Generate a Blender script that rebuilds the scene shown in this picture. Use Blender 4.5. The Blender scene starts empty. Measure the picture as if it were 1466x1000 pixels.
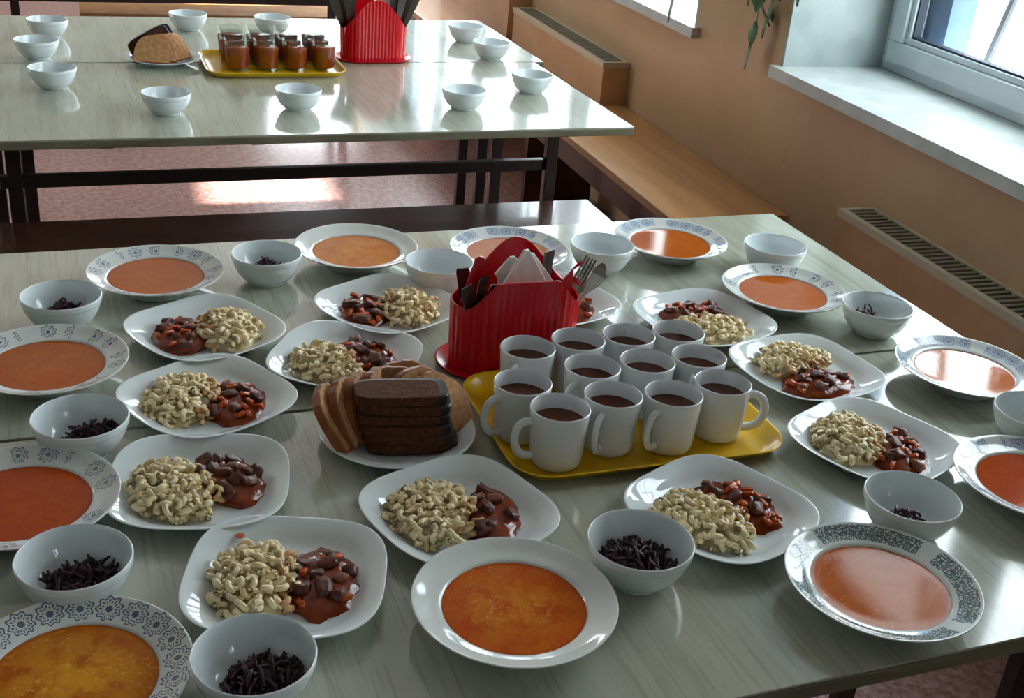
import bpy, bmesh, math, random
from mathutils import Vector, Matrix
PI = math.pi
SC = bpy.context.scene
COL = SC.collection

# ------------------------------------------------------------------ camera, world, sun, exposure
TZ = 0.74                                    # table top height
cam_d = bpy.data.cameras.new('camera'); cam = bpy.data.objects.new('camera', cam_d); COL.objects.link(cam)
r_ = Vector((0.94627691, -0.3135787, 0.07892028)); u_ = Vector((0.0702309, 0.43754823, 0.89644808)); w_ = Vector((0.31563846, 0.84274548, -0.4360647))
cam.matrix_world = Matrix(((r_.x, u_.x, -w_.x, 0), (r_.y, u_.y, -w_.y, 0), (r_.z, u_.z, -w_.z, 1.55923803), (0, 0, 0, 1)))
cam_d.sensor_fit = 'HORIZONTAL'; cam_d.sensor_width = 36; cam_d.lens = 36 * 1698.38 / 1466
cam_d.clip_start = 0.05; cam_d.clip_end = 200
cam_d.dof.use_dof = False
SC.camera = cam

world = bpy.data.worlds.new('world'); SC.world = world; world.use_nodes = True
bg = world.node_tree.nodes['Background']
bg.inputs['Color'].default_value = (0.86, 0.93, 1.0, 1); bg.inputs['Strength'].default_value = 7.0
sun_d = bpy.data.lights.new('sun', 'SUN'); sun = bpy.data.objects.new('sun', sun_d); COL.objects.link(sun)
sun_d.energy = 30; sun_d.angle = math.radians(0.6); sun_d.color = (1, 0.95, 0.86)
sun.rotation_euler = (0, -math.radians(90 - 25), 0)     # shines from -x, 25 degrees high, through the openings added to the left wall
sun.location = (-6, 4.5, 5)
for i, (y0, y1) in enumerate(((-2.2, -0.9), (1.25, 3.06), (3.62, 8.85))):     # daylight portals in the window openings
    pd = bpy.data.lights.new('window_portal', 'AREA'); po = bpy.data.objects.new('window_portal', pd); COL.objects.link(po)
    pd.shape = 'RECTANGLE'; pd.size = 1.6; pd.size_y = y1 - y0; pd.cycles.is_portal = True
    po.location = (2.39, (y0 + y1) / 2, 1.63); po.rotation_euler = (0, math.radians(90), 0)
SC.view_settings.view_transform = 'Standard'; SC.view_settings.look = 'None'
SC.view_settings.gamma = 1; SC.view_settings.use_curve_mapping = False
SC.view_settings.exposure = 0.74

# ------------------------------------------------------------------ materials
def lin(c):
    return tuple(((v / 255) / 12.92 if v <= 10 else (((v / 255) + 0.055) / 1.055) ** 2.4) for v in c)
def mat(name, rgb, rough=0.5, metal=0, spec=0.5, coat=0, trans=0, ior=1.45, sss=0):
    m = bpy.data.materials.new(name); m.use_nodes = True
    b = m.node_tree.nodes['Principled BSDF']
    b.inputs['Base Color'].default_value = (*lin(rgb), 1); b.inputs['Roughness'].default_value = rough
    b.inputs['Metallic'].default_value = metal; b.inputs['Specular IOR Level'].default_value = spec
    b.inputs['Coat Weight'].default_value = coat; b.inputs['Coat Roughness'].default_value = 0.06
    b.inputs['Transmission Weight'].default_value = trans; b.inputs['IOR'].default_value = ior
    return m
class NT:
    def __init__(s, m): s.t = m.node_tree; s.b = s.t.nodes['Principled BSDF']; s._oc = None
    def n(s, typ, **kw):
        nd = s.t.nodes.new(typ)
        for k, v in kw.items(): setattr(nd, k, v)
        return nd
    def put(s, sock, v):
        if isinstance(v, bpy.types.NodeSocket): s.t.links.new(v, sock)
        elif isinstance(v, (tuple, list)) and len(v) == 3 and sock.type == 'RGBA': sock.default_value = (*v, 1)
        else: sock.default_value = v
    def m(s, op, a, b=0.0, c=0.0, clamp=False):
        nd = s.n('ShaderNodeMath', operation=op, use_clamp=clamp)
        s.put(nd.inputs[0], a); s.put(nd.inputs[1], b); s.put(nd.inputs[2], c); return nd.outputs[0]
    def mix(s, f, a, b):
        nd = s.n('ShaderNodeMix', data_type='RGBA'); s.put(nd.inputs[0], f); s.put(nd.inputs[6], a); s.put(nd.inputs[7], b); return nd.outputs[2]
    def coord(s, random_shift=False):
        tc = s.n('ShaderNodeTexCoord').outputs['Object']
        if random_shift:
            oi = s.n('ShaderNodeObjectInfo').outputs['Random']
            v = s.n('ShaderNodeVectorMath', operation='ADD'); s.put(v.inputs[0], tc)
            cb = s.n('ShaderNodeCombineXYZ'); s.put(cb.inputs[0], s.m('MULTIPLY', oi, 13.7)); s.put(cb.inputs[1], s.m('MULTIPLY', oi, 7.1)); s.put(v.inputs[1], cb.outputs[0])
            return v.outputs[0]
        return tc
    def scale(s, v, xyz):
        mp = s.n('ShaderNodeMapping'); s.put(mp.inputs['Vector'], v); mp.inputs['Scale'].default_value = xyz; return mp.outputs[0]
    def noise(s, v, sc, detail=3, rough=0.5):
        nd = s.n('ShaderNodeTexNoise'); s.put(nd.inputs['Vector'], v); nd.inputs['Scale'].default_value = sc
        nd.inputs['Detail'].default_value = detail; nd.inputs['Roughness'].default_value = rough; return nd.outputs['Fac']
    def ramp(s, f, a, b):
        nd = s.n('ShaderNodeMapRange'); s.put(nd.inputs[0], f); nd.inputs[1].default_value = a; nd.inputs[2].default_value = b; return nd.outputs[0]
    def bump(s, h, strength=0.3, dist=0.001):
        nd = s.n('ShaderNodeBump'); s.put(nd.inputs['Height'], h); nd.inputs['Strength'].default_value = strength; nd.inputs['Distance'].default_value = dist
        s.t.links.new(nd.outputs[0], s.b.inputs['Normal'])
    def col(s, c): s.put(s.b.inputs['Base Color'], c)

def mottled(name, c1, c2, scale, lo=0.35, hi=0.65, rough=0.5, bump=0, shift=True, stretch=(1, 1, 1), detail=3, bdist=0.001, **kw):
    m = mat(name, c1, rough, **kw); t = NT(m)
    f = t.noise(t.scale(t.coord(shift), stretch), scale, detail)
    t.col(t.mix(t.ramp(f, lo, hi), lin(c1), lin(c2)))
    if bump: t.bump(f, bump, bdist)
    return m

def laminate():
    m = mat('pale_grey_green_laminate', (176, 178, 160), 0.17, spec=.8, coat=.35); t = NT(m)
    v = t.coord()
    a = t.noise(t.scale(v, (1, .07, 1)), 70, 4, .6)
    b = t.noise(t.scale(v, (1, .12, 1)), 20, 3, .5)
    c = t.noise(t.scale(v, (1, .03, 1)), 210, 2, .5)
    base = t.mix(t.ramp(b, .35, .65), lin((174, 177, 160)), lin((188, 190, 174)))
    base = t.mix(t.m('MULTIPLY', t.ramp(a, .52, .68), .34), base, lin((142, 140, 118)))
    base = t.mix(t.m('MULTIPLY', t.ramp(c, .56, .66), .30), base, lin((128, 122, 100)))
    t.col(base)
    t.put(t.b.inputs['Roughness'], t.m('ADD', t.m('MULTIPLY', t.noise(v, 7, 4), .10), .06))
    return m
M = {}
M['laminate'] = laminate()
M['edge'] = mottled('worn_olive_edge_band', (128, 124, 102), (104, 98, 78), 30, rough=.45, stretch=(.2, 1, 1), shift=False)
M['wood_dark'] = mottled('dark_red_brown_varnish', (84, 48, 34), (60, 32, 24), 22, rough=.22, stretch=(.12, 1, 1), coat=.3)
M['wood_red'] = mottled('worn_red_varnish', (140, 66, 58), (118, 50, 46), 18, rough=.3, stretch=(.12, 1, 1))
M['wood_tan'] = mottled('orange_tan_varnish', (206, 154, 98), (188, 134, 80), 14, rough=.24, stretch=(1, .1, 1), coat=.3)
M['wood_tan_matte'] = mottled('tan_dull_varnish', (186, 138, 96), (170, 122, 80), 14, rough=.7, spec=.15)
M['metal_dark'] = mat('dark_brown_painted_steel', (52, 42, 40), .35)
def wall_paint():
    m = mat('peach_gloss_paint', (206, 158, 124), .30, spec=.5); t = NT(m); v = t.coord()
    f = t.noise(v, 2.2, 5, .6); g = t.noise(v, 11, 4, .6)
    t.col(t.mix(t.m('MULTIPLY', t.ramp(g, .5, .7), .3), t.mix(t.ramp(f, .3, .7), lin((202, 168, 132)), lin((188, 154, 118))), lin((174, 146, 114))))
    t.bump(g, .25, .004); return m
M['wall'] = wall_paint()
M['wall_plain'] = mottled('grey_beige_wall_paint', (158, 162, 150), (146, 150, 138), 3, rough=.6, shift=False)
M['ceiling'] = mottled('dull_white_ceiling_paint', (200, 200, 194), (190, 190, 184), 4, rough=.7, shift=False)
M['cover'] = mottled('peach_painted_casing', (206, 162, 122), (190, 146, 106), 6, rough=.35, shift=False)
M['cover_trim'] = mat('beige_painted_trim', (196, 184, 158), .4)
M['slat'] = mat('grey_olive_slat', (136, 134, 116), .5)
M['black'] = mat('painted_gap_shade', (16, 15, 13), .8)  # shade between the radiator slats, put into the colour
def linoleum():
    m = mat('speckled_pink_linoleum', (170, 130, 124), .28); t = NT(m); v = t.coord()
    f = t.noise(v, 45, 4, .7); g = t.noise(v, 110, 2, .6)
    c = t.mix(t.ramp(f, .38, .62), lin((144, 96, 90)), lin((184, 150, 142)))
    c = t.mix(t.m('MULTIPLY', t.ramp(g, .55, .65), .6), c, lin((112, 62, 56)))
    t.col(c); return m
M['floor'] = linoleum()
M['pvc'] = mottled('white_window_plastic', (206, 217, 221), (194, 206, 210), 8, rough=.3, shift=False)
M['sill'] = mottled('white_sill_paint', (208, 214, 212), (190, 198, 194), 12, rough=.35, shift=False)
M['reveal'] = mottled('white_plaster', (172, 182, 180), (150, 162, 160), 9, lo=.45, hi=.75, rough=.6, bump=.15, shift=False)
M['gasket'] = mat('dark_rubber_gasket', (44, 52, 66), .6)
M['glass_pane'] = None
def pane(name='window_glass', refl=.05, tint=(.95, .98, .97, 1)):
    m = bpy.data.materials.new(name); m.use_nodes = True; nt = m.node_tree; nt.nodes.remove(nt.nodes['Principled BSDF'])
    tr = nt.nodes.new('ShaderNodeBsdfTransparent'); gl = nt.nodes.new('ShaderNodeBsdfGlossy'); gl.inputs['Roughness'].default_value = .02
    fr = nt.nodes.new('ShaderNodeValue'); fr.outputs[0].default_value = refl; mx = nt.nodes.new('ShaderNodeMixShader'); tr.inputs[0].default_value = tint
    nt.links.new(fr.outputs[0], mx.inputs[0]); nt.links.new(tr.outputs[0], mx.inputs[1]); nt.links.new(gl.outputs[0], mx.inputs[2])
    nt.links.new(mx.outputs[0], nt.nodes['Material Output'].inputs[0]); return m
M['glass_pane'] = pane()
M['glass'] = pane('clear_tumbler_glass', .07, (.93, .95, .94, 1))
M['outer_wall'] = mottled('grey_blue_outer_render', (110, 132, 166), (96, 118, 152), 6, rough=.9, shift=False)
M['iron'] = mat('grey_painted_iron', (120, 122, 124), .5)
M['snow'] = mottled('pale_yard_ground', (226, 228, 232), (206, 208, 212), .7, rough=.9, shift=False)
M['china'] = mat('white_china', (226, 230, 226), .09, spec=.6, coat=.2)
M['opal'] = mat('bluish_opal_glass', (230, 238, 240), .07, spec=.6, coat=.2)
M['mugwhite'] = mat('white_mug_glaze', (230, 233, 235), .10, spec=.6, coat=.2)
M['tea'] = mat('dark_tea', (88, 36, 12), .03, spec=.35)
M['tea_glass'] = mat('amber_tea', (150, 56, 20), .15, trans=0, spec=.1, ior=1.33)

M['yellow'] = mottled('yellow_plastic', (236, 190, 20), (222, 172, 14), 20, rough=.28)
M['red'] = mat('glossy_red_plastic', (206, 8, 26), .2, spec=.5)
M['steel'] = mat('stainless_steel', (150, 148, 144), .22, metal=1)
M['handle_dark'] = mat('shade_darkened_steel', (92, 86, 84), .3, metal=.9)  # stainless steel with the holder's shadow put into its colour
M['paper'] = mottled('white_paper_napkin', (244, 243, 240), (232, 230, 226), 60, rough=.9)
M['beet'] = mottled('dark_beet', (60, 8, 30), (30, 4, 14), 160, rough=.3)
M['pasta'] = mottled('boiled_macaroni', (253, 236, 194), (242, 218, 164), 30, rough=.32)
M['pasta_sauce'] = mottled('macaroni_with_sauce', (224, 188, 132), (206, 150, 96), 40, rough=.32)
M['sauce'] = mottled('brown_tomato_gravy', (146, 62, 26), (110, 38, 16), 60, rough=.15, bump=.5, bdist=.003)
M['meat'] = mottled('stewed_meat', (116, 58, 38), (72, 30, 20), 110, rough=.42, bump=.8, bdist=.003)
M['meat_pale'] = mottled('pale_stewed_meat', (150, 92, 68), (108, 58, 40), 110, rough=.42, bump=.6, bdist=.002)
M['carrot'] = mottled('stewed_carrot', (208, 92, 24), (180, 66, 18), 70, rough=.25)
M['rye'] = mottled('rye_crumb', (98, 56, 28), (74, 38, 18), 160, rough=.9, bump=.6, bdist=.002)
M['rye_crust'] = mottled('black_rye_crust', (42, 34, 32), (26, 20, 18), 60, rough=.45)
M['crumb'] = mottled('white_bread_crumb', (208, 160, 112), (184, 130, 84), 120, rough=.9, bump=.5, bdist=.002)
M['crust'] = mottled('tan_bread_crust', (158, 90, 44), (130, 68, 30), 40, rough=.45)
M['leaf'] = mottled('grey_green_leaf', (96, 124, 84), (72, 100, 66), 30, rough=.4)

def soup_mat(name, c1, c2, c3, lo=.42, hi=.62, rough=.06, sp=.16):
    m = mat(name, c1, rough, spec=sp); t = NT(m); v = t.coord(True)
    f = t.noise(v, 38, 5, .62); g = t.noise(v, 190, 3, .6); k = t.noise(v, 14, 2)
    se = t.n('ShaderNodeSeparateXYZ'); t.put(se.inputs[0], t.coord())
    rr = t.m('SQRT', t.m('ADD', t.m('POWER', se.outputs[0], 2.0), t.m('POWER', se.outputs[1], 2.0)))
    cen = t.m('SUBTRACT', 1.0, t.ramp(rr, .02, .075))
    c = t.mix(t.m('MULTIPLY', t.ramp(f, lo, hi), t.m('ADD', t.m('MULTIPLY', cen, .7), .3)), lin(c1), lin(c2))
    c = t.mix(t.m('MULTIPLY', t.m('MULTIPLY', t.ramp(g, .55, .65), t.ramp(k, .45, .6)), .6), c, lin(c3))
    c = t.mix(t.m('MULTIPLY', t.ramp(rr, .072, .077), .5), c, lin((150, 62, 12)))
    t.col(c); t.bump(g, .08, .0006); return m
SOUP = {
 'plain': soup_mat('orange_cream_soup', (182, 86, 2), (190, 95, 5), (204, 120, 26)),
 'foam': soup_mat('orange_soup_with_foam', (196, 104, 6), (212, 134, 32), (240, 200, 130), .4, .55),
 'red': soup_mat('red_orange_soup', (182, 68, 2), (190, 78, 4), (204, 108, 26)),
 'mottled': soup_mat('orange_soup_with_light_flecks', (192, 72, 2), (218, 126, 26), (240, 184, 96), .36, .56),
 'oily': soup_mat('amber_soup_with_oil_pools', (184, 88, 4), (226, 150, 20), (240, 190, 90), .36, .55),
 'calm': soup_mat('dull_orange_soup_still', (196, 98, 30), (204, 112, 42), (220, 156, 110), sp=.10),
 'pink': soup_mat('dull_orange_soup', (196, 98, 30), (204, 112, 42), (220, 156, 110), sp=.45),
}
def printed_china(name, ink, n, r0, half, groups, duty, solid, cell):
    """china whose rim carries a ring of printed medallions: polar coordinates about the plate's axis"""
    m = mat(name, (222, 227, 224), .09, spec=.6, coat=.2); t = NT(m)
    co = t.coord(); sp = t.n('ShaderNodeSeparateXYZ'); t.put(sp.inputs[0], co)
    x, y = sp.outputs[0], sp.outputs[1]
    rr = t.m('SQRT', t.m('ADD', t.m('POWER', x, 2.0), t.m('POWER', y, 2.0)))
    th = t.m('ADD', t.m('DIVIDE', t.m('ARCTAN2', y, x), 2 * PI), .5)
    fr = t.m('SUBTRACT', t.m('FRACT', t.m('MULTIPLY', th, float(n))), .5)
    arc = 2 * PI * r0 / n
    px = t.m('MULTIPLY', fr, arc); py = t.m('SUBTRACT', rr, r0)
    d = t.m('SQRT', t.m('ADD', t.m('POWER', px, 2.0), t.m('POWER', py, 2.0)))
    la = t.m('ARCTAN2', py, px)
    pet = t.m('ADD', t.m('MULTIPLY', t.m('COSINE', t.m('MULTIPLY', la, 9.0)), .12), 1.0)
    dn = t.m('DIVIDE', d, t.m('MULTIPLY', pet, half))                    # 1 at the scalloped outline
    inside = t.m('LESS_THAN', dn, 1.0)
    rings = t.m('GREATER_THAN', t.m('SINE', t.m('MULTIPLY', dn, 13.0)), .0)
    spokes = t.m('GREATER_THAN', t.m('COSINE', t.m('MULTIPLY', la, 18.0)), -.1)
    core = t.m('LESS_THAN', dn, .28)
    vo = t.n('ShaderNodeTexVoronoi', feature='DISTANCE_TO_EDGE'); t.put(vo.inputs['Vector'], co); vo.inputs['Scale'].default_value = cell
    web = t.m('LESS_THAN', vo.outputs['Distance'], .13)
    lace = t.m('MAXIMUM', t.m('MULTIPLY', t.m('MULTIPLY', rings, spokes), inside), t.m('MULTIPLY', core, inside))
    lace = t.m('MAXIMUM', lace, t.m('MULTIPLY', t.m('GREATER_THAN', dn, .86), inside))
    band = t.m('LESS_THAN', t.m('ABSOLUTE', py), half * (1.05 if solid else .55))
    fill = t.m('MULTIPLY', t.m('MULTIPLY', web, band), solid)
    allp = t.m('MAXIMUM', lace, fill)
    grp = t.m('LESS_THAN', t.m('FRACT', t.m('MULTIPLY', th, float(groups))), duty)
    upper = t.m('GREATER_THAN', sp.outputs[2], .0245)
    f = t.m('MULTIPLY', t.m('MULTIPLY', allp, grp), t.m('MULTIPLY', upper, .85))
    t.col(t.mix(f, lin((222, 227, 224)), lin(ink))); return m
PR = {
 'lace': printed_china('china_with_blue_lace_rim', (40, 56, 110), 21, .0950, .0128, 1, 1.1, .0, 420),
 'scroll': printed_china('china_with_dense_teal_scroll_rim', (40, 84, 92), 30, .0955, .010, 4, .86, 1, 230),
 'sprig': printed_china('china_with_blue_grey_sprigs', (66, 92, 130), 17, .0945, .0112, 6, .72, 0, 300),
 'floral': printed_china('china_with_pale_blue_flowers', (86, 122, 172), 22, .0955, .0095, 5, .8, .6, 380),
 'navy': printed_china('china_with_navy_flowers', (50, 70, 106), 17, .095, .0112, 8, .6, 0, 300),
}

# ------------------------------------------------------------------ mesh helpers
def mesh_obj(name, verts, faces, m, parent=None, smooth=False, loc=None, mats=None, mi=None):
    me = bpy.data.meshes.new(name); me.from_pydata(verts, [], faces); me.update()
    for x in (mats or [m]): me.materials.append(x)
    if mi: me.polygons.foreach_set('material_index', mi)
    if smooth: me.polygons.foreach_set('use_smooth', [True] * len(me.polygons))
    return link(name, me, parent, loc)
def link(name, me, parent=None, loc=None, rot=None):
    o = bpy.data.objects.new(name, me); COL.objects.link(o)
    if parent: o.parent = parent
    if loc: o.location = loc
    if rot: o.rotation_euler = rot
    return o
def empty(name, loc, rz=0):
    o = bpy.data.objects.new(name, None); COL.objects.link(o); o.location = loc; o.rotation_euler = (0, 0, rz); o.empty_display_size = .05
    return o
def tag(o, label=None, cat=None, group=None, kind=None):
    if label: o['label'] = label
    if cat: o['category'] = cat
    if group: o['group'] = group
    if kind: o['kind'] = kind
    return o
class MB:
    def __init__(s): s.v = []; s.f = []; s.mi = []
    def add(s, v, f, mi=0):
        k = len(s.v); s.v += [tuple(p) for p in v]; s.f += [tuple(i + k for i in q) for q in f]; s.mi += [mi] * len(f)
    def box(s, x0, x1, y0, y1, z0, z1, mi=0, mtx=None):
        v = [Vector((x, y, z)) for x in (x0, x1) for y in (y0, y1) for z in (z0, z1)]
        if mtx: v = [mtx @ p for p in v]
        s.add(v, [(0, 1, 3, 2), (4, 6, 7, 5), (0, 4, 5, 1), (2, 3, 7, 6), (0, 2, 6, 4), (1, 5, 7, 3)], mi)
    def tube(s, pts, rad, seg=8, mi=0, caps=True, flat=1.0):
        pts = [Vector(p) for p in pts]; n = len(pts); vs = []; fs = []
        rads = rad if isinstance(rad, (list, tuple)) else [rad] * n
        prev = None
        for i, p in enumerate(pts):
            t = (pts[min(i + 1, n - 1)] - pts[max(i - 1, 0)]).normalized()
            a = prev - t * prev.dot(t) if prev else t.cross(Vector((0, 0, 1)) if abs(t.z) < .9 else Vector((1, 0, 0)))
            a.normalize(); prev = a; b = t.cross(a)
            for k in range(seg):
                an = 2 * PI * k / seg; vs.append(p + a * math.cos(an) * rads[i] + b * math.sin(an) * rads[i] * flat)
        for i in range(n - 1):
            for k in range(seg):
                k2 = (k + 1) % seg; fs.append((i * seg + k, i * seg + k2, (i + 1) * seg + k2, (i + 1) * seg + k))
        if caps: fs += [tuple(range(seg))[::-1], tuple(range((n - 1) * seg, n * seg))]
        s.add(vs, fs, mi)
    def build(s, name, m, parent=None, smooth=False, mats=None, loc=None, bevel=0):
        me = bpy.data.meshes.new(name); me.from_pydata(s.v, [], s.f); me.update()
        for x in (mats or [m]): me.materials.append(x)
        me.polygons.foreach_set('material_index', s.mi)
        if bevel:
            bm = bmesh.new(); bm.from_mesh(me)
            bmesh.ops.bevel(bm, geom=[e for e in bm.edges if len(e.link_faces) == 2 and e.calc_face_angle(0) > .5], offset=bevel, segments=2, affect='EDGES', profile=.5)
            bm.to_mesh(me); bm.free()
        if smooth:
            me.polygons.foreach_set('use_smooth', [True] * len(me.polygons))
        return link(name, me, parent, loc)
def lathe(name, prof, m, parent=None, seg=64, mold=None, loc=None, closed_bottom=True):
    """prof: (r,z) list from the outer foot, up, over the rim and down to the axis; mold(angle, r, z)->(x,y,z) shapes it"""
    vs = []; fs = []
    for (r, z) in prof:
        for k in range(seg):
            a = 2 * PI * k / seg
            vs.append(mold(a, r, z) if mold else (r * math.cos(a), r * math.sin(a), z))
    n = len(prof)
    for i in range(n - 1):
        for k in range(seg):
            k2 = (k + 1) % seg; fs.append((i * seg + k, i * seg + k2, (i + 1) * seg + k2, (i + 1) * seg + k))
    fs.append(tuple(range(seg))[::-1]); fs.append(tuple(range((n - 1) * seg, n * seg)))
    return mesh_obj(name, vs, fs, m, parent, True, loc)
def resample(prof, k=3):
    """Catmull-Rom through the profile points"""
    out = []; n = len(prof)
    for i in range(n - 1):
        p0, p1, p2, p3 = prof[max(i - 1, 0)], prof[i], prof[i + 1], prof[min(i + 2, n - 1)]
        for j in range(k):
            t = j / k
            out.append(tuple(.5 * (2 * p1[q] + (p2[q] - p0[q]) * t + (2 * p0[q] - 5 * p1[q] + 4 * p2[q] - p3[q]) * t * t + (3 * p1[q] - p0[q] - 3 * p2[q] + p3[q]) * t ** 3) for q in (0, 1)))
    out.append(prof[-1]); return [(max(r, 0.0005), z) for r, z in out]
A = math.radians(1.827)                       # the tables stand turned by this against the window wall
def n2w(x, y): return (x * math.cos(A) - y * math.sin(A), x * math.sin(A) + y * math.cos(A))

# ------------------------------------------------------------------ setting
def S(o): o['kind'] = 'structure'; return o
XW = 1.909; XO = 2.38; X0 = -4.2; Y0 = -3.2; Y1 = 9.0; ZC = 3.0
WINS = [(-2.2, -0.9), (1.25, 3.06), (3.62, 8.85)]
ZS, ZT = .815, 2.43
mb = MB(); mb.box(X0, XO, Y0, Y1, -.1, 0); S(mb.build('floor', M['floor']))
mb = MB(); mb.box(X0, XO, Y0, Y1, ZC, ZC + .1); S(mb.build('ceiling', M['ceiling']))
mb = MB(); ya = Y0                              # unseen left wall, openings added to let sun onto floor and far end
for (a, b, z0, z1) in ((4.40, 4.67, 2.13, 2.40), (4.84, 5.07, 2.325, 2.345), (5.75, 5.98, 2.62, 2.86), (6.4, 7.7, 1.0, 2.8)):
    mb.box(X0 - .1, X0, ya, a, 0, ZC); mb.box(X0 - .1, X0, a, b, 0, z0); mb.box(X0 - .1, X0, a, b, z1, ZC); ya = b
mb.box(X0 - .1, X0, ya, Y1, 0, ZC); S(mb.build('wall_left', M['wall_plain']))
mb = MB(); mb.box(X0, 1.2, Y1, Y1 + .1, 0, ZC); mb.box(1.9, XO, Y1, Y1 + .1, 0, ZC); mb.box(1.2, 1.9, Y1, Y1 + .1, 0, .85); mb.box(1.2, 1.9, Y1, Y1 + .1, 2.85, ZC); S(mb.build('wall_back', M['wall_plain']))
mb = MB(); mb.box(1.2, 1.25, Y1 + .02, Y1 + .07, .85, 2.85); mb.box(1.85, 1.9, Y1 + .02, Y1 + .07, .85, 2.85); mb.box(1.25, 1.85, Y1 + .02, Y1 + .07, .85, .91); mb.box(1.25, 1.85, Y1 + .02, Y1 + .07, 2.79, 2.85); S(mb.build('window_4', M['pvc']))  # out of view, added to throw glare on the far tables
mb = MB(); mb.box(X0, XO, Y0 - .1, Y0, 0, ZC); S(mb.build('wall_front', M['wall_plain']))
wr = MB(); wo = MB()
edges = [Y0] + [v for w in WINS for v in w] + [Y1]
XF = 2.244                                     # room side of the window frames
def wall_block(b, x0, x1):
    b.box(x0, x1, Y0, Y1, 0, ZS - .0); b.box(x0, x1, Y0, Y1, ZT, ZC)
    for i in range(0, len(edges), 2): b.box(x0, x1, edges[i], edges[i + 1], ZS, ZT)
wall_block(wr, XW, XF + .07); S(wr.build('wall_right', M['wall']))
wall_block(wo, XF + .0701, XO); o = wo.build('wall_right_outer', M['outer_wall']); S(o)
for i, (a, b) in enumerate(WINS):
    # plastered reveals lining the opening
    mb = MB()
    mb.box(XW + .001, XF + .07, b - .012, b + .0, ZS + .03, ZT); mb.box(XW + .001, XF + .07, a, a + .012, ZS + .03, ZT); mb.box(XW + .001, XF + .07, a, b, ZT - .012, ZT)
    S(mb.build('trim_%d' % (2 * i + 1), M['reveal']))
    # the board stands on the wall under the opening, its nose past the wall face
    mb2 = MB(); mb2.box(XW - .0004, XF + .03, a + .001, b - .001, ZS + .0006, ZS + .032); mb2.box(XW - .03, XW - .0005, a - .03, b + .012, ZS - .002, ZS + .032)
    S(mb2.build('trim_%d' % (2 * i + 2), M['sill']))
    w = empty('window_%d' % (i + 1), (XF, (a + b) / 2, ZS + .032)); S(w)
    L = b - a - .026; H = ZT - .012 - (ZS + .032); h2 = L / 2
    def ring(y0, y1, z0, z1, wd, x0, x1, name, m, parent, bev=.004):
        g = MB(); g.box(x0, x1, y0, y1, z0, z0 + wd); g.box(x0, x1, y0, y1, z1 - wd, z1); g.box(x0, x1, y0, y0 + wd, z0 + wd, z1 - wd); g.box(x0, x1, y1 - wd, y1, z0 + wd, z1 - wd)
        return g.build(name, m, parent, bevel=bev)
    ring(-h2, h2, 0, H, .045, 0, .07, 'window_frame', M['pvc'], w)
    ns = max(2, round(L / .9)); sw = (L - .07) / ns
    for q in range(1, ns): g = MB(); ym = -h2 + .035 + q * sw; g.box(0, .07, ym - .03, ym + .03, .045, H - .045); g.build('mullion', M['pvc'], w, bevel=.004)
    for s0, s1 in [(-h2 + .035 + q * sw + (.012 if q else 0), -h2 + .035 + (q + 1) * sw - (.012 if q < ns - 1 else 0)) for q in range(ns)]:
        sa = ring(s0, s1, .03, H - .03, .062, -.016, .055, 'sash', M['pvc'], w)
        S(sa); 
        ring(s0 + .062, s1 - .062, .092, H - .092, .018, -.004, .03, 'glazing_bead', M['pvc'], sa, .003)
        ring(s0 + .080, s1 - .080, .110, H - .110, .006, .004, .03, 'gasket', M['gasket'], sa, 0)
        g = MB(); g.box(.012, .016, s0 + .084, s1 - .084, .114, H - .114); g.build('pane', M['glass_pane'], sa)
        del sa['kind']
    # fanned iron bars outside
    fan = empty('window_grille', (2.36, (a + b) / 2, ZS + .02)); S(fan) if i != 1 else None
    if i == 1: tag(fan, 'grey iron bars fanned outside the near window', 'window bars')
    else: fan['kind'] = 'structure'
    for k in range(5):
        yb = .30 * (k - 2)
        g = MB(); g.tube([(0, yb, 0), (0, yb * .33, 1.6)], .012, 8); g.build('bar', M['iron'], fan)
    g = MB(); g.box(-.012, .012, -.86, .86, .95, .975); g.build('cross_bar', M['iron'], fan)
mb = MB(); mb.box(XF + .0705, XO + .02, 2.872, 3.0595, ZS, ZT); S(mb.build('trim_9', M['outer_wall']))
# yard 
mb = MB(); mb.box(XO + .001, 60, -40, 50, -1.2, -1.0); mb.box(-10, XO, Y1 + .2, 50, -1.2, -1.0); S(mb.build('yard_ground', M['snow']))

# ------------------------------------------------------------------ radiator covers on the window wall
def radiator_cover(y0, y1, label, zt=.612, zb=.0):
    t = empty('radiator_cover', (XW - .001, y0, zb)); L = y1 - y0; D = .104; h = zt - zb
    g = MB(); g.box(-D, -D + .014, 0, L, 0, h - .02); g.box(-D + .014, -.001, 0, .014, 0, h - .02); g.box(-D + .014, -.001, L - .014, L, 0, h - .02); g.build('casing', M['cover'], t)
    g = MB(); g.box(-D - .006, -D + .012, -.004, L + .004, h - .0199, h); g.box(-.014, -.001, -.004, L + .004, h - .0199, h)
    g.box(-D + .012, -.014, -.004, .014, h - .0199, h); g.box(-D + .012, -.014, L - .014, L + .004, h - .0199, h); g.build('top_frame', M['cover_trim'], t)
    g = MB(); g.box(-D + .015, -.002, .016, L - .016, h - .040, h - .035); g.box(-D + .0145, -D + .0165, .0145, L - .0145, h - .034, h - .021); g.build('gap_shade_sheet', M['black'], t)  # black sheets under the slats stand in for shade in the gaps
    n = int((L - .03) / .0225); sl = MB(); sl.box(-D + .012, -.014, -.0058, .0058, -.006, 0); me = None
    for k in range(n):
        y = .018 + (k + .5) * (L - .036) / n
        if me is None: o = sl.build('slat', M['slat'], t); me = o.data
        else: o = link('slat', me, t)
        o.location = (0, y, h - .002)
    return tag(t, label, 'radiator cover')
radiator_cover(1.25, 2.485, 'brown painted radiator cover with long slatted top below the near window')
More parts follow.
